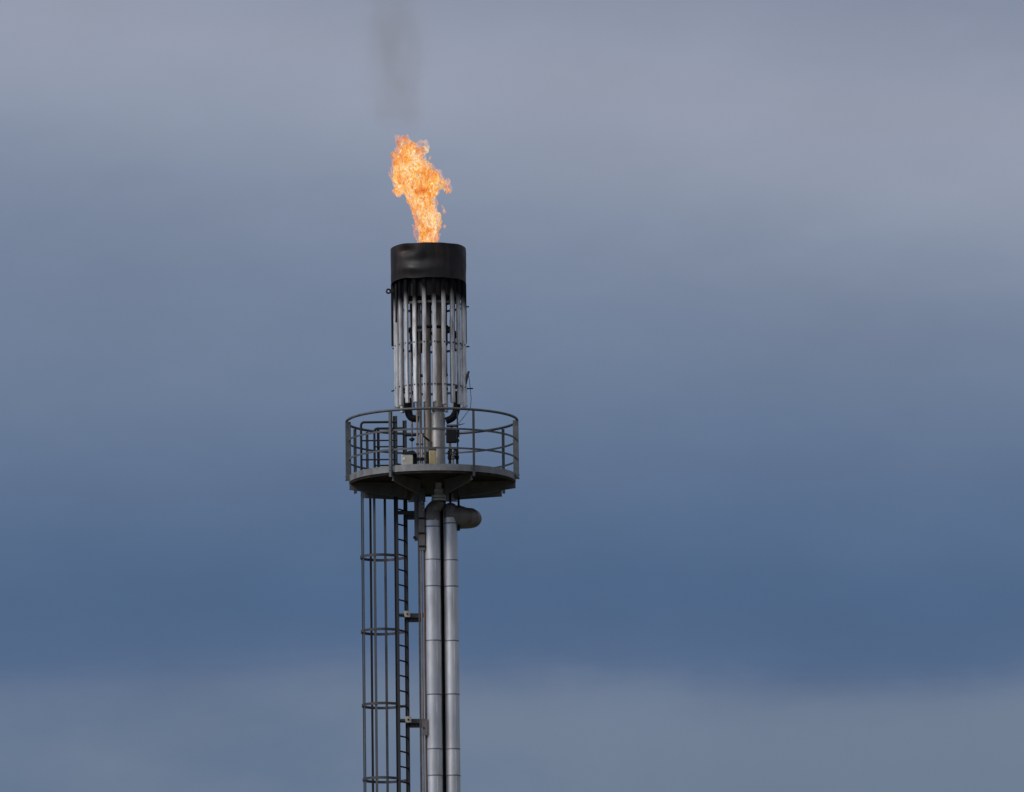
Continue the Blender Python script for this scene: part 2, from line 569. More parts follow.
# reducer leaning over to the neck under the deck
nx = at(438.6, 490).x
mb = MB()
pts, sc_l = [], []
for i in range(9):
    t = i / 8
    e = t * t * (3 - 2 * t)
    pts.append(Vector((lx0 + (nx - lx0) * e, 0, Z(512) + (Z(502) - Z(512)) * t)))
    sc_l.append(1.0 + (0.84 - 1.0) * t)
mb.tube(pts, RL - 0.004, 32, scales=sc_l)
mb.build('reducer', MT['elbow'], riser)
mb = MB()
zf = Z(501.0)
for dz in (0.0, 0.062):
    mb.lathe([(0.06, zf + dz), (0.138, zf + dz), (0.142, zf + dz + 0.006), (0.142, zf + dz + 0.042), (0.138, zf + dz + 0.048), (0.06, zf + dz + 0.042)], (nx, 0), 32, caps=True)
mb.build('flange', MT['grey_paint'], riser)
mb = MB()
mb.lathe([(0.085, Z(499)), (0.085, Z(494)), (0.058, Z(490)), (0.055, ZD - 0.014)], (nx, 0), 28, caps=True)
mb.lathe([(0.085, Z(492)), (0.085, Z(489.5)), (0.06, Z(489))], (nx, 0), 28, caps=True)
mb.build('neck', MT['grey_paint'], riser)
mb = MB()
rU = 7.6 / SC
mb.lathe([(rU, ZD + 0.004), (rU, Z(414.5)), (rU - 0.012, Z(413.5)), (0.10, Z(413))], (AXX, 0), 40, caps=True)
mb.build('upper_cladding', MT['steel_bright'], riser)
for py in (430.5, 448.5):
    m2 = MB()
    m2.lathe([(rU - 0.002, Z(py) - 0.014), (rU + 0.003, Z(py) - 0.012), (rU + 0.003, Z(py) + 0.012), (rU - 0.002, Z(py) + 0.014)], (AXX, 0), 40)
    m2.build('seam_band', MT['elbow'], riser)

# ------------------------------------------------------------------ second riser with the swept elbow
riser2 = thing('riser_pipe', (at(451.6, 560).x, 0.05, 0), 'thinner silver clad riser pipe with a dark elbow swept to the right', 'pipe')
RR = 7.0 / SC
rx0 = at(450.6, 530, 0.05).x
clad_pipe(riser2, rx0, 0.05, RR, Z(518, 0.05), [Z(p, 0.05 - RR) for p in (523, 559.8, 586, 640.6, 694, 748.8, 775.2)])
zl = Z(517.0, 0.1)
xr = at(464.2, 516).x - 0.02
pts = [Vector((rx0 - 0.02, 0.10, zl + 0.045)), Vector((rx0 + 0.06, 0.10, zl + 0.035)), Vector((rx0 + 0.14, 0.105, zl + 0.020)), Vector((xr - 0.02, 0.115, zl))]
for t in range(0, 181, 15):
    pts.append(Vector((xr + 0.02 + 0.17 * math.sin(rad(t)), 0.30 - 0.17 * math.cos(rad(t)), zl - 0.010)))
pts.append(Vector((rx0 - 0.1, 0.5, zl - 0.02)))
scs = [1.20, 1.34, 1.40, 1.40] + [1.36, 1.33, 1.30, 1.26, 1.22, 1.2] + [1.2] * (len(pts) - 10)
el = MB().tube(pts, RR + 0.008, 32, scales=scs).build('elbow', MT['elbow'], riser2)
MB().lathe([(RR + 0.004, Z(518)), (RR + 0.006, Z(509.5)), (RR * 0.93, Z(506.5)), (RR * 0.72, Z(504.3)), (RR * 0.4, Z(503.0)), (0.01, Z(502.6))], (rx0, 0.05), 40, caps=True).build('pipe_cap', MT['elbow'], riser2)
for i_ in (2, 7):
    a_, b_ = pts[i_], pts[i_ + 1]
    d_ = (b_ - a_).normalized() * 0.012
    MB().tube([a_ - d_, a_ + d_], (RR + 0.008) * scs[i_] + 0.007, 32).build('mitre_seam', MT['seam'], el)
m2 = MB()
for py in (516.5,):
    m2.lathe([(RR + 0.004, Z(py) - 0.02), (RR + 0.012, Z(py) - 0.018), (RR + 0.012, Z(py) + 0.018), (RR + 0.004, Z(py) + 0.02)], (rx0, 0.05), 32)
m2.build('seam_band', MT['elbow'], riser2)
for px in (450.3, 458.6):
    p = at(px, 502, 0.2)
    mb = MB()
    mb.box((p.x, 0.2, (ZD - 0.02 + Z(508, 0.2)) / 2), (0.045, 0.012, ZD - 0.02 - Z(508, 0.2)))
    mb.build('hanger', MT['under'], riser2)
p = at(458.7, 528, 0.05)
mb = MB()
mb.box((p.x, 0.05, p.z), (0.05, 0.09, 0.10))
mb.build('guide_lug', MT['dark'], riser2)

gp = at(443.2, 560, 0.22)  # dark filler strip, added to darken the gap between the pipes
gfill = tag(thing('gap_filler', (gp.x, 0.22, 0), 'dark filler strip added in the narrow gap between the two silver pipes', 'filler'), kind='thing')
MB().box((gp.x, 0.22, Z(500, .22) / 2 + 0.01), (0.13, 0.10, Z(500, .22))).build('shaft', MT['under'], gfill)

# ------------------------------------------------------------------ upright members beside the pipes
def upright(name, label, cat, px, Y, ytop, wdt, mat, kind='tube', depth=None):
    p = at(px, 620, Y)
    root = thing(name, (p.x, p.y, 0), label, cat)
    zt_ = Z(ytop, Y)
    m_ = MB()
    if kind == 'tube':
        m_.tube([Vector((p.x, p.y, 0.02)), Vector((p.x, p.y, zt_))], wdt / 2, 12)
    else:
        d_ = depth or wdt
        m_.box((p.x, p.y - d_ / 2 + 0.006, zt_ / 2 + 0.01), (wdt, 0.010, zt_))
        m_.box((p.x + wdt / 2 - 0.006, p.y + 0.01, zt_ / 2 + 0.01), (0.010, d_ - 0.016, zt_))
    m_.build('shaft', mat, root)
    return root, p


rail_, rp = upright('support_rail', 'dark upright steel angle, outermost of the lines left of the pipes', 'support rail', 419.6, -0.02, 494, 0.040, MT['galv_dark'], 'bar', 0.07)
pg = at(416.5, 517, -0.03)
mb = MB()
mb.box((pg.x, pg.y, (Z(495) + Z(541)) / 2), (0.085, 0.012, Z(495) - Z(541)))
mb.box((pg.x - 0.038, pg.y + 0.03, (Z(495) + Z(541)) / 2), (0.010, 0.07, Z(495) - Z(541)))
mb.build('head_plate', MT['galv'], rail_)
pk = at(414.6, 537.5, -0.04)
mb = MB()
mb.tube([pk + Vector((0, -0.03, 0)), pk + Vector((0, 0.03, 0))], 0.028, 12)
mb.build('knob', MT['dark'], rail_)
con1, c1p = upright('conduit', 'thin pale tan conduit standing between the dark angle and brown conduit', 'conduit', 422.0, -0.03, 500, 0.036, MT['tan'])
con2, c2p = upright('conduit', 'thin rusty brown conduit running right beside the thicker pipe', 'conduit', 424.9, -0.06, 500, 0.040, MT['rust'])
jb = at(421.8, 526, -0.1)
jroot = thing('clamp_plate', (jb.x, jb.y, Z(552)), 'tall grey clamp plate under the platform, over the conduit tops', 'clamp')
mb = MB()
mb.box((jb.x, jb.y, (Z(503) + Z(551)) / 2), (0.12, 0.03, Z(503) - Z(551)))
mb.build('plate', MT['elbow'], jroot)
for py in (519, 534, 547):
    m2 = MB()
    m2.box((jb.x, jb.y - 0.02, Z(py)), (0.125, 0.012, 0.035))
    m2.build('strap', MT['dark'], jroot)
for py, dx in ((507, 0.02), (511, 0.035)):
    MB().tube([Vector((jb.x + dx, jb.y - 0.012, Z(py))), Vector((jb.x + dx, jb.y - 0.035, Z(py)))], 0.018, 8).build('bolt', MT['steel_bright'], jroot)
kb = at(424.8, 728, -0.12)
kroot = thing('clamp_plate', (kb.x, kb.y, Z(737)), 'rusty brown clamp plate over the conduits, level with the lower ladder bracket', 'clamp')
mb = MB()
mb.box((kb.x, kb.y, (Z(719.5) + Z(736)) / 2), (0.105, 0.03, Z(719.5) - Z(736)))
mb.build('plate', MT['elbow'], kroot)
m2 = MB()
m2.tube([kb + Vector((-0.02, -0.012, 0)), kb + Vector((-0.02, -0.03, 0))], 0.015, 8)
m2.build('bolt', MT['dark'], kroot)

# ------------------------------------------------------------------ burner: cage of tubes, shroud, feed pipes
BX = at(430.2, 330).x
BCY = 0.0
BC = (BX, BCY)
RT = 34.6 / SC
tr = 1.98 / SC
zb_t = Z(402.5, -RT)
zt_t = Z(262, -RT)
burn = thing('flare_burner', (BX, 0, zb_t - 0.25), 'burner cage of silver upright tubes under a black shroud, above the platform', 'burner')
ZSB, ZST = Z(277.2, -0.725), Z(242.3, -0.725)
RS = 37.7 / SC


def dent(r, z, a):
    # the sheet is buckled by heat, with a fold high on the left front and a wave along its foot
    h = (z - ZSB) / (ZST - ZSB)
    n_ = mnoise.noise(Vector((math.cos(a) * 2.1, math.sin(a) * 2.1, z * 2.4)))
    k = 0.010 * n_ + 0.006 * mnoise.noise(Vector((math.cos(a) * 5, math.sin(a) * 5, z * 5)))
    k -= 0.065 * math.exp(-((a - rad(234)) / 0.20) ** 2 - ((h - 0.80) / 0.10) ** 2)
    k += 0.036 * math.exp(-((a - rad(246)) / 0.40) ** 2 - ((h - 0.28) / 0.13) ** 2)
    k -= 0.026 * math.exp(-((a - rad(262)) / 0.45) ** 2 - ((h - 0.5) / 0.16) ** 2)
    dz = 0.016 * mnoise.noise(Vector((math.cos(a) * 2.3, math.sin(a) * 2.3, 9.0))) * (1 if h > 0.5 else 1.6)
    return r + k, z + dz


prof = [(RS, ZSB + (ZST - ZSB) * i / 18) for i in range(19)]
prof += [(RS - 0.012, p[1]) for p in reversed(prof)]
prof.append(prof[0])
SHC = (BX - 0.022, 0.0)
sh = MB().lathe(prof, SHC, 128, func=dent).build('wind_shroud', MT['black'], burn)
# lifting eye
le = at(388.4, 291.2, 0.0)
mb = MB()
n_ = 20
mb.tube([Vector((le.x + 0.036 * math.cos(2 * math.pi * i / n_), le.y, le.z + 0.040 * math.sin(2 * math.pi * i / n_))) for i in range(n_)], 0.017, 8, True)
mb.box((le.x + 0.085, le.y, le.z + 0.0), (0.10, 0.03, 0.08))
mb.build('lifting_eye', MT['black'], sh)
# black cylinder added to darken the interior behind the tube heads
rk = RT - tr - 0.03
mb = MB()
mb.lathe([(rk, Z(295, -rk)), (rk, Z(270, -rk)), (rk - 0.01, Z(270, -rk)), (rk - 0.01, Z(295, -rk)), (rk, Z(295, -rk))], BC, 96,
         func=lambda r, z, a: (r, z + (0.06 * mnoise.noise(Vector((math.cos(a) * 6, math.sin(a) * 5, 2))) if z < Z(285, -rk) else 0)))
mb.build('dark_liner', MT['black'], burn)
NT = 22
tubes = []
for k in range(NT):
    phi = 6.6 + 360.0 / NT * k
    if k in (7, 10, 13):
        continue                      # gaps on the far side
    p = pol(phi, RT, 0, BC)
    jz = random.uniform(-0.035, 0.03)
    jr = random.uniform(-0.010, 0.010)
    a = rad(phi)
    d = Vector((math.sin(a), -math.cos(a), 0))
    t_ = Vector((math.cos(a), math.sin(a), 0))
    # half-open channel-like tube: rounded outer face, lip at the foot
    bow = [p + d * (jr * math.sin(math.pi * i / 6)) + t_ * random.uniform(-0.004, 0.004) + Vector((0, 0, zb_t + jz + (zt_t - zb_t - jz) * i / 6)) for i in range(7)]
    mb = MB()
    c_ = 0.42
    pr = [(tr * sx_ * x_, 0.85 * tr * sy_ * y_) for sx_, sy_, o_ in ((1, 1, 0), (-1, 1, 1), (-1, -1, 0), (1, -1, 1)) for x_, y_ in ([(1, c_), (0.86, 0.86), (c_, 1)] if not o_ else [(c_, 1), (0.86, 0.86), (1, c_)])]
    mb.sweep(bow, pr, up=d)
    o = mb.build('burner_tube', MT['tube'], burn)
    for py in (341.5, 383.8):
        zz = Z(py, -RT)
        q = Vector((p.x, p.y, zz)) + d * (tr * 0.85 - 0.004)
        MB().tube([q, q + d * 0.014], 0.015, 6).build('bolt', MT['dark'], o)
    m3 = MB()
    m3.tube([Vector((p.x, p.y, zb_t + jz - 0.006)), Vector((p.x, p.y, zb_t + jz + 0.016))], tr * 0.98, 14)
    m3.build('foot_lip', MT['steel_bright'], o)
for py, rr_ in ((341.5, 0), (383.8, 0), (301.0, 0)):
    zz = Z(py, -RT)
    mb = MB()
    mb.bar(circle(RT - tr + 0.012, zz, 72, c=BC), 0.010, 0.045, True)
    mb.build('support_ring', MT['galv_dark'], burn)
for phi in (-92, 88, 178):
    zz = Z(383.8, -RT)
# stub clips where the rings pass the side tubes
for py, phi, ln in ((301.5, 90, 0.05), (341.5, 90, 0.05), (383.8, 88, 0.11), (383.8, -96, 0.06), (341.5, -94, 0.03)):
    zz = Z(py, -RT)
    q0, q1 = pol(phi, RT + tr - 0.02, zz, BC), pol(phi, RT + tr + ln, zz - (0.02 if phi < 0 else 0), BC)
    MB().tube([q0, q1], 0.013, 8).build('ring_clip', MT['dark'], burn)
for phi, ylow in ((-91, 346), (91, 344), (180, 346), (-64, 322)):
    q = pol(phi, RT + (0.058 if phi < 0 else 0.012), 0, BC)
    z0_, z1_ = Z(ylow, q.y), Z(284, q.y)
    mb = MB()
    mb.box((q.x, q.y, (z0_ + z1_) / 2), (0.055, 0.016, z1_ - z0_), rad(phi) if abs(abs(phi) - 90) > 5 else 0)
    mb.build('support_strap', MT['dark'], burn)
# central feed pipe, companion pipe and the thin pilots
gas_x = at(438.0, 380).x
mb = MB()
mb.tube([Vector((gas_x, 0, Z(414))), Vector((gas_x, 0, Z(262)))], 5.4 / SC, 24)
fp = mb.build('feed_pipe', MT['pipe_tan'], burn)
mb = MB()
zq = Z(409)
mb.lathe([(0.09, zq - 0.05), (0.125, zq - 0.05), (0.125, zq), (0.104, zq + 0.05)], (gas_x, 0), 28, caps=True)
mb.build('collar', MT['elbow'], fp)
cpx = at(427.6, 420).x
mb = MB()
mb.tube([Vector((cpx, -0.05, ZD)), Vector((cpx, -0.05, Z(285)))], 3.7 / SC, 20)
mb.build('steam_pipe', MT['pipe_tan'], burn)
for px, Y, y0, y1, r_, mt_ in ((420.0, -0.12, 463, 300, 0.027, 'pipe_tan'), (411.3, 0.12, 440, 290, 0.018, 'pipe_tan'), (413.6, 0.2, 410, 350, 0.014, 'dark'),
                              (451.2, 0.1, 402, 320, 0.022, 'dark'), (457.5, 0.15, 400, 310, 0.016, 'pipe_tan')):
    q = at(px, 370, Y)
    MB().tube([Vector((q.x, q.y, Z(y0, Y))), Vector((q.x, q.y, Z(y1, Y)))], r_, 12).build('pilot_pipe', MT[mt_], burn)
# manifold ring and pilot burners inside the cage
zmn = Z(330)
MB().tube(circle(0.42, zmn, 48, c=BC), 0.034, 12, True).build('manifold_ring', MT['dark'], burn)
for phi, rr_, dz in ((-52, 0.44, 0), (-18, 0.46, -0.05), (42, 0.44, 0.02), (95, 0.45, -0.04), (150, 0.42, 0), (-140, 0.44, 0.03)):
    q = pol(phi, rr_, 0, BC)
    z0_ = Z(352 + random.uniform(-3, 3)) + dz
    mb = MB()
    mb.lathe([(0.022, z0_), (0.045, z0_ + 0.03), (0.045, z0_ + 0.26), (0.058, z0_ + 0.27), (0.058, z0_ + 0.40), (0.03, z0_ + 0.43), (0.03, Z(286))], (q.x, q.y), 16, caps=True)
    po = mb.build('pilot_burner', MT['dark'], burn)
    m2 = MB()
    qq = q * 1.0
    m2.tube([Vector((q.x, q.y, z0_ + 0.01)), Vector((q.x, q.y, z0_ - 0.12)), Vector((q.x + 0.015, q.y, z0_ - 0.55))], 0.012, 8)
    m2.build('fuel_line', MT['dark'], po)
# small clamps seen between the tubes at the two lower levels
for phi, py in ((-34, 374), (-17.5, 376), (31, 375), (46, 375), (-50, 388), (-66, 387), (31, 389), (60, 386), (-35, 392)):
    q = pol(phi, RT - 0.10, Z(py, -0.5), BC)
    MB().box(q, (0.06, 0.06, 0.055), rad(phi)).build('pipe_clamp', MT['dark'], burn)
# curved feed elbows under the cage
for pts in ([(457.0, 392), (457.0, 404), (456.4, 410), (454.5, 415), (451.5, 418.5), (446, 421)],
            [(407.6, 398), (407.4, 406), (408, 411), (409.5, 415.5), (412.5, 418.2), (419, 419)]):
    pw = [at(x, y, 0.0) for x, y in pts]
    # smooth the bend
    sm = []
    for i in range(len(pw) - 1):
        p0, p1, p2, p3 = pw[max(i - 1, 0)], pw[i], pw[i + 1], pw[min(i + 2, len(pw) - 1)]
        for s_ in range(5):
            t = s_ / 5
            sm.append(0.5 * ((2 * p1) + (p2 - p0) * t + (2 * p0 - 5 * p1 + 4 * p2 - p3) * t * t + (3 * p1 - p0 - 3 * p2 + p3) * t ** 3))
    sm.append(pw[-1])
    MB().tube(sm, 3.6 / SC, 16).build('feed_elbow', MT['dark'], burn)
# igniter on the right-hand edge of the cage with its hanging cable
ig = at(466.6, 379, -0.12)
mb = MB()
rot = Matrix.Rotation(rad(14), 3, 'Y')
mb.box(ig, (0.05, 0.05, 0.20), rot=rot)
mb.tube([ig + Vector((0.02, 0, 0.08)), ig + Vector((0.045, 0, 0.15))], 0.022, 10)
igo = mb.build('igniter', MT['galv_dark'], burn)
pw = [at(468.5, 374, -0.12), at(470, 386, -0.12), at(471.2, 398, -0.12), at(470.5, 408, -0.1), at(463, 418, -0.1), at(458, 424, -0.1), at(457.6, 440, -0.1)]
MB().tube(pw, 0.006, 6).build('cable', MT['dark'], igo)
# burner head inside the shroud
mb = MB()
mb.lathe([(0.10, Z(285)), (0.26, Z(268)), (0.30, Z(266)), (0.30, Z(258)), (0.24, Z(256)), (0.06, Z(258))], BC, 40, caps=True)
mb.build('burner_head', MT['black'], burn)

# ------------------------------------------------------------------ kit standing on the deck
YF = -0.75
p0 = at(407.3, 459.5, YF)
t = thing('equipment_box', (p0.x, YF, ZD), 'pale grey box under a dark sloping hood on the platform, left of the pipes', 'box')
ztop_b = Z(454.7, YF)
mb = MB()
mb.box((p0.x, YF, (ZD + 0.005 + ztop_b) / 2), (0.222, 0.16, ztop_b - ZD - 0.005))
mb.build('body', MT['cream'], t)
mb = MB()
hx = at(409.0, 452.6, YF).x
a_, b_ = at(402.0, 454.2, YF), at(417.0, 454.6, YF)
top = at(411.0, 450.8, YF)
mb.add([(a_.x, YF - 0.10, a_.z), (b_.x, YF - 0.10, b_.z), (top.x + 0.06, YF - 0.02, top.z), (top.x - 0.03, YF - 0.02, top.z),
        (a_.x, YF + 0.12, a_.z), (b_.x, YF + 0.12, b_.z), (top.x + 0.06, YF + 0.06, top.z), (top.x - 0.03, YF + 0.06, top.z)],
       [(0, 1, 2, 3), (7, 6, 5, 4), (0, 3, 7, 4), (1, 5, 6, 2), (3, 2, 6, 7), (0, 4, 5, 1)])
mb.build('hood', MT['dark'], t, smooth=0)
mb = MB()
q = at(404.0, 458.6, YF - 0.085)
mb.box(q, (0.045, 0.006, 0.045))
mb.build('nameplate', MT['white'], t)
mb = MB()
q = at(414.8, 459.5, YF + 0.05)
mb.box((q.x, YF + 0.05, (ZD + Z(453.5, YF)) / 2), (0.09, 0.12, Z(454.6, YF) - ZD))
mb.build('side_housing', MT['dark'], t)

p0 = at(432.6, 457.5, -0.5)
t = thing('equipment_box', (p0.x, -0.5, ZD), 'small ochre yellow box at the foot of the riser on the platform', 'box')
zt2 = Z(450.4, -0.5)
mb = MB()
mb.box((p0.x, -0.5, (ZD + zt2) / 2), (0.135, 0.12, zt2 - ZD))
mb.build('body', MT['ochre'], t)
mb = MB()
mb.box((p0.x, -0.5, zt2 + 0.012), (0.15, 0.14, 0.022))
mb.build('lid', MT['galv_dark'], t)
mb = MB()
q = at(427.8, 456.5, -0.45)
mb.box((q.x, -0.45, (ZD + Z(452, -.45)) / 2), (0.075, 0.09, Z(452, -.45) - ZD))
mb.build('side_bracket', MT['dark'], t)

p0 = at(451.4, 436.5, -0.28)
t = thing('control_panel', (p0.x, -0.28, ZD), 'black control box mounted on a thin post right of the riser', 'control box')
mb = MB()
mb.box((p0.x, -0.28, (Z(429.3, -.28) + Z(443, -.28)) / 2), (0.205, 0.13, Z(429.3, -.28) - Z(443, -.28)))
mb.build('enclosure', MT['dark'], t)
mb = MB()
mb.box((at(451.6, 425, -.28).x, -0.28, Z(426.0, -.28)), (0.20, 0.17, 0.03))
mb.box((at(451.6, 425, -.28).x, -0.28, Z(427.8, -.28)), (0.03, 0.03, 0.07))
mb.build('rain_cover', MT['galv'], t)
mb = MB()
pa, pb = at(456.5, 425.4, -.28), at(464.5, 423.6, -.28)
mb.tube([pa, pb], 0.014, 8, scales=[1, 0.4])
mb.build('antenna', MT['galv_dark'], t)
mb = MB()
q = at(457.6, 440, -0.24)
mb.tube([Vector((q.x, q.y, ZD)), Vector((q.x, q.y, Z(412, -.24)))], 0.016, 10)
mb.build('stand_post', MT['galv_dark'], t)
mb = MB()
q = at(458.3, 433, -.3)
mb.box(q, (0.045, 0.07, 0.15))
q = at(457.6, 440.6, -.33)
mb.tube([q + Vector((0, -0.03, 0)), q + Vector((0, 0.05, 0))], 0.034, 12)
mb.build('switch', MT['dark'], t)

t = thing('valve_set', (at(453, 460, -.4).x, -0.4, ZD), 'cluster of dark valves and pipe bends below the black control box', 'valves')
for i, (x, y) in enumerate(((450.0, 453), (455.8, 453.5))):
    q = at(x, y, -0.4)
    mb = MB()
    n_ = 18
    mb.tube([Vector((q.x + 0.042 * math.cos(2 * math.pi * k / n_), -0.4, q.z + 0.05 * math.sin(2 * math.pi * k / n_))) for k in range(n_)], 0.013, 8, True)
    mb.tube([q + Vector((0, 0.0, 0)), q + Vector((0, 0.12, 0))], 0.016, 8)
    mb.bar([q + Vector((-0.042, 0, 0)), q + Vector((0.042, 0, 0))], 0.012, 0.012)
    mb.build('handwheel', MT['dark'], t)
for x in (449.6, 453.0, 457.0):
    q = at(x, 458, -0.3)
    mb = MB()
    mb.lathe([(0.022, ZD), (0.022, Z(460, -.3)), (0.04, Z(459, -.3)), (0.04, Z(456, -.3)), (0.02, Z(455, -.3)), (0.02, Z(448.5, -.3))], (q.x, -0.3), 14, caps=True)
    mb.build('valve_body', MT['dark' if x != 453.0 else 'steel_bright'], t)
q0, q1 = at(448.5, 449.5, -.3), at(458, 449.5, -.3)
MB().tube([q0, q1], 0.018, 10).build('header', MT['dark'], t)

for px, Y, ytop, r_, mt_, lab in ((417.4, -0.2, 408, 0.022, 'tan', 'thin pale tube standing on the platform, left of its twin tube'),
                                  (421.9, -0.22, 434, 0.024, 'pipe_tan', 'shorter thin tan tube standing on the platform beside the brown steam pipe')):
    q = at(px, 440, Y)
    t = thing('instrument_tube', (q.x, q.y, ZD), lab, 'tube')
    MB().tube([Vector((q.x, q.y, ZD)), Vector((q.x, q.y, Z(ytop, Y)))], r_, 10).build('tube_body', MT[mt_], t)
    MB().box((q.x, q.y - 0.01, Z(459, Y)), (0.085, 0.06, 0.06)).build('foot_clamp', MT['dark'], t)
    m2 = MB()
    m2.box((q.x, q.y - 0.01, Z(444, Y)), (0.06, 0.05, 0.03))
    m2.build('clip', MT['galv_dark'], t)
# stop valve on a thin rod at the left of the pipes
q = at(412.0, 440, -0.1)
t = thing('rod_valve', (q.x, q.y, ZD), 'thin upright rod carrying a small dark valve, behind the pale grey box', 'valve')
MB().tube([Vector((q.x, q.y, ZD)), Vector((q.x, q.y, Z(424, -.1)))], 0.009, 8).build('rod', MT['galv_dark'], t)
mb = MB()
zz = Z(439.3, -.1)
mb.lathe([(0.012, zz - 0.04), (0.04, zz - 0.02), (0.04, zz + 0.02), (0.012, zz + 0.04)], (q.x, q.y), 14, caps=True)
mb.tube([Vector((q.x - 0.055, q.y, zz)), Vector((q.x + 0.05, q.y, zz + 0.01))], 0.018, 8)
mb.build('valve_body', MT['dark'], t)
# a dark rail across behind and a short brace on the steam pipe
q0, q1 = at(404.5, 435.5, 0.02), at(416.5, 435.2, 0.02)
t = tag(MB().tube([q0, q1], 0.022, 10).build('cross_pipe', MT['dark']), 'short dark horizontal pipe running from the ladder top towards the riser', 'pipe')
q0, q1 = at(423.3, 436.0, -0.14), at(429.6, 440.6, -0.14)
t = tag(MB().tube([q0, q1], 0.016, 8).build('diagonal_brace', MT['dark']), 'short dark slanting brace lying across the brown steam pipe', 'brace')

# ------------------------------------------------------------------ flame
FX0 = BX


def blob_mesh(name, blobs, voxel):
    """one closed hull grown round a chain of balls: (px, py, radius px, depth m)"""
    bm = bmesh.new()
    for (x, y, r, d) in blobs:
        p = at(x, y, d)
        bmesh.ops.create_icosphere(bm, subdivisions=3, radius=r / SC, matrix=Matrix.Translation(p))
    me = bpy.data.meshes.new(name + '_seed')
    bm.to_mesh(me)
    bm.free()
    o = bpy.data.objects.new(name + '_seed', me)
    col.objects.link(o)
    md = o.modifiers.new('remesh', 'REMESH')
    md.mode = 'VOXEL'
    md.voxel_size = voxel
    dg = bpy.context.evaluated_depsgraph_get()
    me2 = bpy.data.meshes.new_from_object(o.evaluated_get(dg))
    bpy.data.objects.remove(o)
    bpy.data.meshes.remove(me)
    me2.name = name
    return me2


def ruffle(me, amps, freqs, seed, lift=0.0, fade=None):
    off = Vector((seed * 3.7, seed * 1.3, seed * 2.1))
    ns = [v.normal.copy() for v in me.vertices]
    for v, n_ in zip(me.vertices, ns):
        p = v.co.copy()
        k = fade(p) if fade else 1.0
        d = Vector((0, 0, 0))
        for A, fq in zip(amps, freqs):
            q = Vector((p.x, p.y, p.z * 0.75)) * fq + off
            w = mnoise.noise(q)
            d += n_ * (A * w) + mnoise.noise_vector(q + Vector((9, 4, 1))) * (A * 0.6)
            d.z += lift * A * max(w, 0)
        v.co = p + d * k


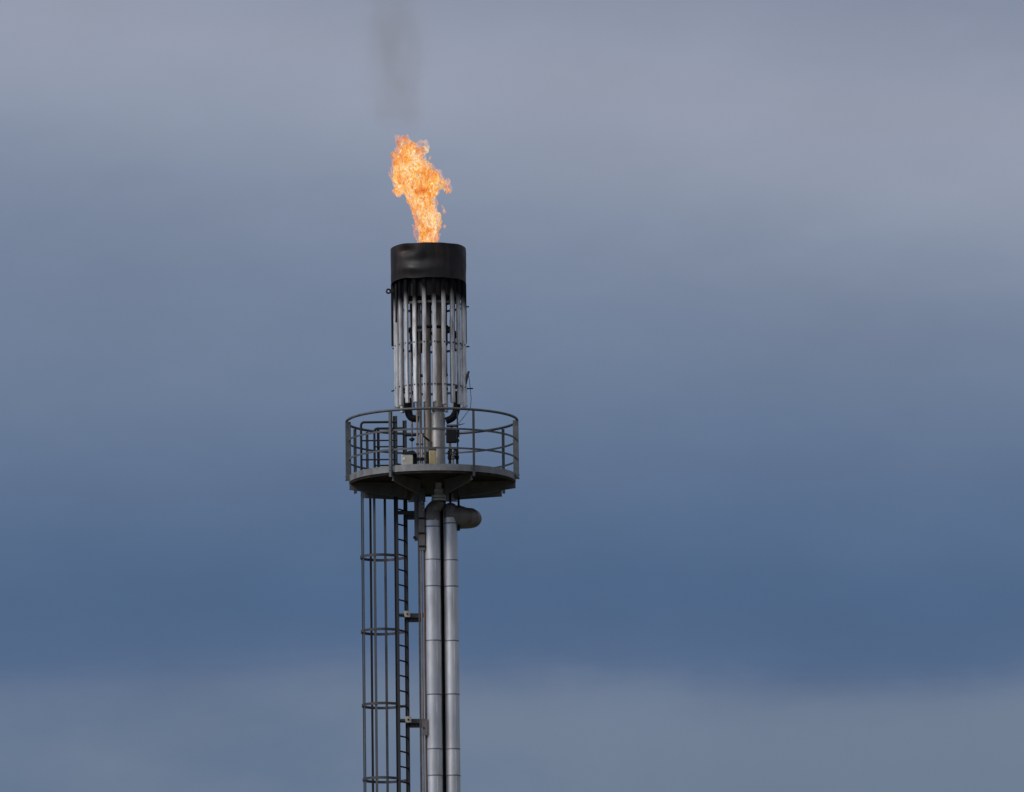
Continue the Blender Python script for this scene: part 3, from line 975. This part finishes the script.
def flame_mat(name, alpha_lo, alpha_hi, seed, strength, pal, fscale=15.0, amax=1.0):
    m = bpy.data.materials.new(name)
    m.use_nodes = True
    nt = m.node_tree
    nt.nodes.clear()
    L = nt.links.new
    out = node(nt, 'ShaderNodeOutputMaterial')
    gmt = node(nt, 'ShaderNodeNewGeometry')
    mp = node(nt, 'ShaderNodeMapping')
    mp.inputs['Location'].default_value = (seed * 1.3, seed * 2.1, seed * 0.7)
    mp.inputs['Scale'].default_value = (1.1, 1.1, 0.55)
    L(gmt.outputs['Position'], mp.inputs['Vector'])
    n1 = node(nt, 'ShaderNodeTexNoise')
    n1.inputs['Scale'].default_value = fscale
    n1.inputs['Detail'].default_value = 2.6
    n1.inputs['Roughness'].default_value = 0.55
    n1.inputs['Distortion'].default_value = 1.9
    L(mp.outputs[0], n1.inputs['Vector'])
    n2 = node(nt, 'ShaderNodeTexNoise')
    n2.inputs['Scale'].default_value = 2.6
    n2.inputs['Detail'].default_value = 2
    L(mp.outputs[0], n2.inputs['Vector'])
    # burning strength of the eddies: fine curls carried by slow large swirls
    ad = node(nt, 'ShaderNodeMath', operation='MULTIPLY_ADD')
    L(n2.outputs['Fac'], ad.inputs[0])
    ad.inputs[1].default_value = 0.7
    ad.inputs[2].default_value = -0.345
    ad2 = node(nt, 'ShaderNodeMath', operation='ADD')
    L(ad.outputs[0], ad2.inputs[0])
    L(n1.outputs['Fac'], ad2.inputs[1])
    val = ad2.outputs[0]
    # the cooler orange fold under the split in the flame
    for (x, y, d, r, amt) in ((421, 190, -0.3, 0.17, -0.24), (401, 168, -0.2, 0.26, 0.10), (421, 150, 0, 0.14, -0.10)):
        c_ = at(x, y, d)
        vm = node(nt, 'ShaderNodeVectorMath', operation='SUBTRACT')
        L(gmt.outputs['Position'], vm.inputs[0])
        vm.inputs[1].default_value = c_
        vs_ = node(nt, 'ShaderNodeVectorMath', operation='MULTIPLY')
        L(vm.outputs[0], vs_.inputs[0])
        vs_.inputs[1].default_value = (0.62, 0.35, 1.5)
        vl = node(nt, 'ShaderNodeVectorMath', operation='LENGTH')
        L(vs_.outputs[0], vl.inputs[0])
        mr = node(nt, 'ShaderNodeMapRange')
        mr.interpolation_type = 'SMOOTHSTEP'
        mr.inputs['From Min'].default_value = r
        mr.inputs['From Max'].default_value = 0.0
        mr.inputs['To Max'].default_value = amt
        L(vl.outputs['Value'], mr.inputs['Value'])
        a3 = node(nt, 'ShaderNodeMath', operation='ADD')
        L(val, a3.inputs[0])
        L(mr.outputs[0], a3.inputs[1])
        val = a3.outputs[0]
    rc = ramp(nt, pal)
    L(val, rc.inputs[0])
    em = node(nt, 'ShaderNodeEmission')
    em.inputs['Strength'].default_value = strength
    L(rc.outputs[0], em.inputs['Color'])
    n3 = node(nt, 'ShaderNodeTexNoise')
    n3.inputs['Scale'].default_value = fscale * 0.9
    n3.inputs['Detail'].default_value = 3
    n3.inputs['Distortion'].default_value = 2.2
    mp3 = node(nt, 'ShaderNodeMapping')
    mp3.inputs['Scale'].default_value = (1, 1, 0.55)
    mp3.inputs['Location'].default_value = (seed * 5.3, seed * 0.9, seed * 3.7)
    L(gmt.outputs['Position'], mp3.inputs['Vector'])
    L(mp3.outputs[0], n3.inputs['Vector'])
    ra = node(nt, 'ShaderNodeMapRange')
    ra.inputs['From Min'].default_value = alpha_lo
    ra.inputs['From Max'].default_value = alpha_hi
    L(n3.outputs['Fac'], ra.inputs['Value'])
    # the split in the upper flame where the sky shows through
    c_ = at(417.5, 176.5, 0)
    vm = node(nt, 'ShaderNodeVectorMath', operation='SUBTRACT')
    L(gmt.outputs['Position'], vm.inputs[0])
    vm.inputs[1].default_value = c_
    vs_ = node(nt, 'ShaderNodeVectorMath', operation='MULTIPLY')
    L(vm.outputs[0], vs_.inputs[0])
    vs_.inputs[1].default_value = (1.0, 0.15, 0.75)
    vl = node(nt, 'ShaderNodeVectorMath', operation='LENGTH')
    L(vs_.outputs[0], vl.inputs[0])
    mh = node(nt, 'ShaderNodeMapRange')
    mh.interpolation_type = 'SMOOTHSTEP'
    mh.inputs['From Min'].default_value = 0.16
    mh.inputs['From Max'].default_value = 0.03
    mh.inputs['To Max'].default_value = -0.13
    L(vl.outputs['Value'], mh.inputs['Value'])
    an = node(nt, 'ShaderNodeMath', operation='ADD')
    L(n3.outputs['Fac'], an.inputs[0])
    L(mh.outputs[0], an.inputs[1])
    L(an.outputs[0], ra.inputs['Value'])
    ra.inputs['To Max'].default_value = amax
    tr_ = node(nt, 'ShaderNodeBsdfTransparent')
    ms = node(nt, 'ShaderNodeMixShader')
    L(ra.outputs[0], ms.inputs[0])
    L(tr_.outputs[0], ms.inputs[1])
    L(em.outputs[0], ms.inputs[2])
    L(ms.outputs[0], out.inputs['Surface'])
    return m


PAL = [(0.24, lin((206, 92, 30))), (0.37, lin((242, 130, 40))), (0.48, lin((252, 166, 66))), (0.58, lin((255, 208, 116))), (0.68, lin((255, 244, 214)))]
PALF = [(0.25, lin((226, 128, 104))), (0.40, lin((240, 152, 122))), (0.54, lin((250, 184, 148))), (0.70, lin((255, 228, 190)))]
blobs = [(403, 147, 5.5), (410, 151, 7), (419, 152, 5.5), (425, 150, 3.0), (407, 155, 11), (404, 165, 11.5), (414, 161, 9), (403, 177, 11.5), (415, 172, 14),
         (426, 175, 9.5), (433, 175, 5), (439, 180, 4.5), (402, 188, 7.5), (398, 195, 3.5), (417, 186, 16), (432, 181, 8.5), (438, 186, 5), (445, 187, 3.0), (448.5, 192, 1.8), (430, 192, 8.5),
         (420, 198, 13), (424, 208, 12.5), (426, 218, 12.3), (427.5, 227, 11.5), (427.5, 236, 10.5), (427.5, 246, 10), (427, 258, 9)]
blobs = [(x, y, r, random.uniform(-0.06, 0.06)) for x, y, r in blobs]
ZFB = Z(250)
fade_base = lambda p: min(1.0, max(0.15, (p.z - ZFB) / 0.25))
fl = thing('flame', (BX, 0, Z(262)), 'tall ragged orange flame burning above the black shroud', 'flame')


def put(name, me, mat, parent):
    base = Vector((0, 0, 0))
    p = parent
    while p is not None:
        base = base + p.location
        p = p.parent
    for v in me.vertices:
        v.co -= base
    for q in me.polygons:
        q.use_smooth = True
    me.materials.clear()
    me.materials.append(mat)
    o = bpy.data.objects.new(name, me)
    col.objects.link(o)
    o.parent = parent
    return o


core = blob_mesh('flame_core', [(x, y, r * 0.74, d) for x, y, r, d in blobs if r > 6], 0.02)
ruffle(core, (0.05, 0.035, 0.02), (4, 10, 22), 3, 0.5, fade_base)
put('flame_core', core, flame_mat('flame_core_glow', 0.26, 0.42, 1.0, 1.0, PAL, 8.5), fl)
mid = blob_mesh('flame_sheet', [(x, y, r * 0.92, d) for x, y, r, d in blobs], 0.018)
ruffle(mid, (0.07, 0.07, 0.04), (4, 9, 18), 8, 1.2, fade_base)
put('flame_sheet', mid, flame_mat('flame_sheet_glow', 0.38, 0.66, 4.0, 1.0, PAL, 9.5, 0.92), fl)
outer = blob_mesh('flame_fringe', [(x, y, r * 1.02 + 0.6, d) for x, y, r, d in blobs], 0.016)
ruffle(outer, (0.055, 0.06, 0.05), (4, 9, 17), 15, 1.8, fade_base)
put('flame_fringe', outer, flame_mat('flame_fringe_glow', 0.40, 0.74, 9.0, 0.98, PALF, 11, 0.62), fl)
wis = [(443.5, 209, 2.0), (445, 212, 1.4), (444, 227, 1.3), (449.5, 192.5, 1.5), (430, 158.5, 1.6)]
wm = blob_mesh('loose_wisp', [(x, y, r, random.uniform(-.1, .1)) for x, y, r in wis], 0.012)
ruffle(wm, (0.04, 0.03), (12, 26), 21, 1.0)
put('loose_wisp', wm, flame_mat('wisp_glow', 0.40, 0.75, 12.0, 0.9, PALF, 19), fl)

# ------------------------------------------------------------------ smoke
sm = bpy.data.materials.new('thin_brown_smoke')
sm.use_nodes = True
nt = sm.node_tree
nt.nodes.clear()
out = node(nt, 'ShaderNodeOutputMaterial')
pv = node(nt, 'ShaderNodeVolumeAbsorption')
pv.inputs['Color'].default_value = (0.42, 0.24, 0.06, 1)
ps = node(nt, 'ShaderNodeVolumeScatter')
ps.inputs['Color'].default_value = (0.55, 0.38, 0.28, 1)
tc = node(nt, 'ShaderNodeNewGeometry')
mp = node(nt, 'ShaderNodeMapping')
mp.inputs['Location'].default_value = (4.3, 2.2, 1.7)
mp.inputs['Scale'].default_value = (1, 1, 0.42)
nt.links.new(tc.outputs['Position'], mp.inputs['Vector'])
n1 = node(nt, 'ShaderNodeTexNoise')
n1.inputs["Scale"].default_value = 2.1
n1.inputs['Detail'].default_value = 4
n1.inputs['Distortion'].default_value = 0.25
nt.links.new(mp.outputs[0], n1.inputs['Vector'])
mr = node(nt, 'ShaderNodeMapRange')
mr.interpolation_type = 'SMOOTHSTEP'
mr.inputs['From Min'].default_value = 0.22
mr.inputs['From Max'].default_value = 0.82
mr.inputs['To Max'].default_value = 1.0
nt.links.new(n1.outputs['Fac'], mr.inputs['Value'])
# thins out away from the line it drifts along, and just over the flame tip
spx = node(nt, 'ShaderNodeSeparateXYZ')
nt.links.new(tc.outputs['Position'], spx.inputs[0])
cx_ = at(394.5, 70).x
cb = node(nt, 'ShaderNodeCombineXYZ')
nt.links.new(spx.outputs['X'], cb.inputs['X'])
nt.links.new(spx.outputs['Y'], cb.inputs['Y'])
ds = node(nt, 'ShaderNodeVectorMath', operation='DISTANCE')
nt.links.new(cb.outputs[0], ds.inputs[0])
ds.inputs[1].default_value = (cx_, 0, 0)
mrd = node(nt, 'ShaderNodeMapRange')
mrd.interpolation_type = 'SMOOTHSTEP'
mrd.inputs['From Min'].default_value = 0.82
mrd.inputs['From Max'].default_value = 0.0
nt.links.new(ds.outputs['Value'], mrd.inputs['Value'])
mrz = node(nt, 'ShaderNodeMapRange')
mrz.interpolation_type = 'SMOOTHSTEP'
mrz.inputs['From Min'].default_value = Z(142)
mrz.inputs['From Max'].default_value = Z(108)
nt.links.new(spx.outputs['Z'], mrz.inputs['Value'])
mrt = node(nt, 'ShaderNodeMapRange')
mrt.interpolation_type = 'SMOOTHSTEP'
mrt.inputs['From Min'].default_value = Z(-60)
mrt.inputs['From Max'].default_value = Z(40)
nt.links.new(spx.outputs['Z'], mrt.inputs['Value'])


def mul(a, b_):
    n_ = node(nt, 'ShaderNodeMath', operation='MULTIPLY')
    for q, v in enumerate((a, b_)):
        if isinstance(v, float): n_.inputs[q].default_value = v
        else: nt.links.new(v, n_.inputs[q])
    return n_.outputs[0]


dn = mul(mul(mul(mr.outputs[0], mrd.outputs[0]), mrz.outputs[0]), mrt.outputs[0])
nt.links.new(mul(dn, 0.50), pv.inputs['Density'])
nt.links.new(mul(dn, 0.12), ps.inputs['Density'])
adds = node(nt, 'ShaderNodeAddShader')
nt.links.new(pv.outputs[0], adds.inputs[0])
nt.links.new(ps.outputs[0], adds.inputs[1])
nt.links.new(adds.outputs[0], out.inputs['Volume'])
sblobs = [(405, 137, 10), (403, 126, 18), (399, 112, 28), (396, 95, 37), (394, 76, 42), (394, 56, 43), (394, 36, 43), (394, 16, 43), (394, -4, 43), (394, -24, 42), (394, -42, 40)]
sme = blob_mesh('smoke_plume', [(x, y, r, random.uniform(-.15, .15)) for x, y, r in sblobs], 0.06)
ruffle(sme, (0.06, 0.03), (2, 5), 31, 0.3)
so = put('smoke_plume', sme, sm, None)
tag(so, 'faint brown smoke drifting up above the flame', 'smoke')

# ------------------------------------------------------------------ light and sky
SUN_AZ, SUN_EL = rad(-53), rad(36)     # behind the camera to the left, through cloud
S = Vector((math.sin(SUN_AZ) * math.cos(SUN_EL), -math.cos(SUN_AZ) * math.cos(SUN_EL), math.sin(SUN_EL)))
sun = bpy.data.lights.new('sun', 'SUN')
sun.energy = 1.5
sun.angle = rad(14)
sun.color = (1.0, 0.94, 0.86)
suno = bpy.data.objects.new('sun', sun)
suno.rotation_euler = S.to_track_quat('Z', 'Y').to_euler()
suno.location = (0, -50, 60)
col.objects.link(suno)

wd = bpy.data.worlds.new('World')
sc.world = wd
wd.use_nodes = True
nt = wd.node_tree
nt.nodes.clear()
L = nt.links.new
out = node(nt, 'ShaderNodeOutputWorld')
sky = node(nt, 'ShaderNodeTexSky')
sky.sky_type = 'NISHITA'
sky.sun_disc = False
sky.sun_elevation = SUN_EL
sky.sun_rotation = math.atan2(S.x, S.y)
bg1 = node(nt, 'ShaderNodeBackground')
bg1.inputs['Strength'].default_value = 0.06
L(sky.outputs[0], bg1.inputs['Color'])
tc = node(nt, 'ShaderNodeTexCoord')
sp = node(nt, 'ShaderNodeSeparateXYZ')
L(tc.outputs['Generated'], sp.inputs[0])


def cloud_noise(scale, sx, sz, detail, seed, rough=0.5):
    mp_ = node(nt, 'ShaderNodeMapping')
    mp_.inputs['Scale'].default_value = (sx, sx, sz)
    mp_.inputs['Location'].default_value = (seed, seed * 0.37, seed * 0.71)
    L(tc.outputs['Generated'], mp_.inputs['Vector'])
    n_ = node(nt, 'ShaderNodeTexNoise')
    n_.inputs['Scale'].default_value = scale
    n_.inputs['Detail'].default_value = detail
    n_.inputs['Roughness'].default_value = rough
    L(mp_.outputs[0], n_.inputs['Vector'])
    return n_.outputs['Fac']


def math_(op, a, b_, c_=None):
    n_ = node(nt, 'ShaderNodeMath', operation=op)
    for i, v in enumerate((a, b_, c_)):
        if v is None: continue
        if isinstance(v, (int, float)): n_.inputs[i].default_value = v
        else: L(v, n_.inputs[i])
    return n_.outputs[0]


nA = cloud_noise(1.0, 14, 45, 3, 2.3)
nB = cloud_noise(1.0, 40, 130, 5, 5.1)
# the upper cloud bank slopes down to the right, the lower edge lies level
up_ = node(nt, 'ShaderNodeMapRange')
up_.interpolation_type = 'SMOOTHSTEP'
up_.inputs['From Min'].default_value = 0.142
up_.inputs['From Max'].default_value = 0.178
up_.inputs['To Max'].default_value = 0.13
L(sp.outputs['Z'], up_.inputs['Value'])
h = math_('MULTIPLY_ADD', nA, 0.009, sp.outputs['Z'])
h = math_('MULTIPLY_ADD', nB, 0.005, h)
nC = cloud_noise(1.0, 130, 330, 4, 7.7, 0.6)
h = math_('MULTIPLY_ADD', nC, 0.0022, h)
h = math_('MULTIPLY_ADD', up_.outputs[0], sp.outputs['X'], h)
h = math_('SUBTRACT', h, 0.0045 + 0.0025 + 0.0008 + 0.0011)
mr = node(nt, 'ShaderNodeMapRange')
mr.inputs['From Min'].default_value = 0.105
mr.inputs['From Max'].default_value = 0.205
mr.clamp = True
L(h, mr.inputs['Value'])
STOPS = [(0.882 - y * 0.001, c) for y, c in ((830, (106, 122, 145)), (750, (112, 126, 147)), (708, (107, 122, 145)), (690, (98, 114, 142)), (668, (80, 102, 136)), (625, (73, 98, 133)), (565, (78, 102, 136)),
         (480, (91, 111, 142)), (400, (104, 121, 148)), (300, (116, 130, 155)), (220, (129, 141, 163)), (150, (144, 153, 172)), (80, (151, 158, 176)), (20, (146, 154, 172)), (-70, (130, 139, 160)))]
rc = ramp(nt, [(p, lin(c)) for p, c in STOPS], 'B_SPLINE')
L(mr.outputs[0], rc.inputs[0])
# the lowest bank is patchy: darker blue where the gap behind it shows, mostly to the left
nD = cloud_noise(1.0, 26, 60, 5, 3.3, 0.55)
pd = math_('MULTIPLY_ADD', sp.outputs['X'], -5.0, nD)
pm = node(nt, 'ShaderNodeMapRange')
pm.interpolation_type = 'SMOOTHSTEP'
pm.inputs['From Min'].default_value = 0.38
pm.inputs['From Max'].default_value = 0.80
pm.inputs['To Max'].default_value = 0.6
L(pd, pm.inputs['Value'])
lw_ = node(nt, 'ShaderNodeMapRange')
lw_.interpolation_type = 'SMOOTHSTEP'
lw_.inputs['From Min'].default_value = 0.137
lw_.inputs['From Max'].default_value = 0.122
L(sp.outputs['Z'], lw_.inputs['Value'])
pk_ = math_('MULTIPLY', pm.outputs[0], lw_.outputs[0])
mxl = node(nt, 'ShaderNodeMix', data_type='RGBA')
L(pk_, mxl.inputs['Factor'])
L(rc.outputs[0], mxl.inputs['A'])
mxl.inputs['B'].default_value = lin((86, 106, 139))
# soft billows: slow changes of thickness through the whole deck of cloud
nE = cloud_noise(1.0, 34, 62, 6, 11.3, 0.58)
ev = math_('MULTIPLY_ADD', nE, 0.24, 0.88)
sv = node(nt, 'ShaderNodeVectorMath', operation='SCALE')
L(mxl.outputs['Result'], sv.inputs[0])
L(ev, sv.inputs['Scale'])
# higher up: brighter broken overcast, brightest round the veiled sun
hi = ramp(nt, [(0.35, lin((150, 157, 175))), (0.7, lin((205, 208, 214)))])
L(cloud_noise(1.0, 2.2, 4, 5, 8.2), hi.inputs[0])
mr2 = node(nt, 'ShaderNodeMapRange')
mr2.interpolation_type = 'SMOOTHSTEP'
mr2.inputs['From Min'].default_value = 0.20
mr2.inputs['From Max'].default_value = 0.42
L(sp.outputs['Z'], mr2.inputs['Value'])
mx = node(nt, 'ShaderNodeMix', data_type='RGBA')
L(mr2.outputs[0], mx.inputs['Factor'])
L(sv.outputs[0], mx.inputs['A'])
L(hi.outputs[0], mx.inputs['B'])
dot = node(nt, 'ShaderNodeVectorMath', operation='DOT_PRODUCT')
L(tc.outputs['Generated'], dot.inputs[0])
dot.inputs[1].default_value = S
gl = node(nt, 'ShaderNodeMapRange')
gl.interpolation_type = 'SMOOTHSTEP'
gl.inputs['From Min'].default_value = 0.45
gl.inputs['From Max'].default_value = 1.0
gl.inputs['To Min'].default_value = 1.0
gl.inputs['To Max'].default_value = 2.6
L(dot.outputs['Value'], gl.inputs['Value'])
bg2 = node(nt, 'ShaderNodeBackground')
L(mx.outputs['Result'], bg2.inputs['Color'])
L(gl.outputs[0], bg2.inputs['Strength'])
ms = node(nt, 'ShaderNodeMixShader')
ms.inputs[0].default_value = 0.94
L(bg1.outputs[0], ms.inputs[1])
L(bg2.outputs[0], ms.inputs[2])
L(ms.outputs[0], out.inputs['Surface'])

sc.view_settings.view_transform = 'Standard'
sc.view_settings.look = 'None'
sc.view_settings.exposure = 0.0
sc.view_settings.gamma = 1.0
sc.cycles.transparent_max_bounces = 32
sc.cycles.max_bounces = 8
sc.cycles.volume_step_rate = 0.5
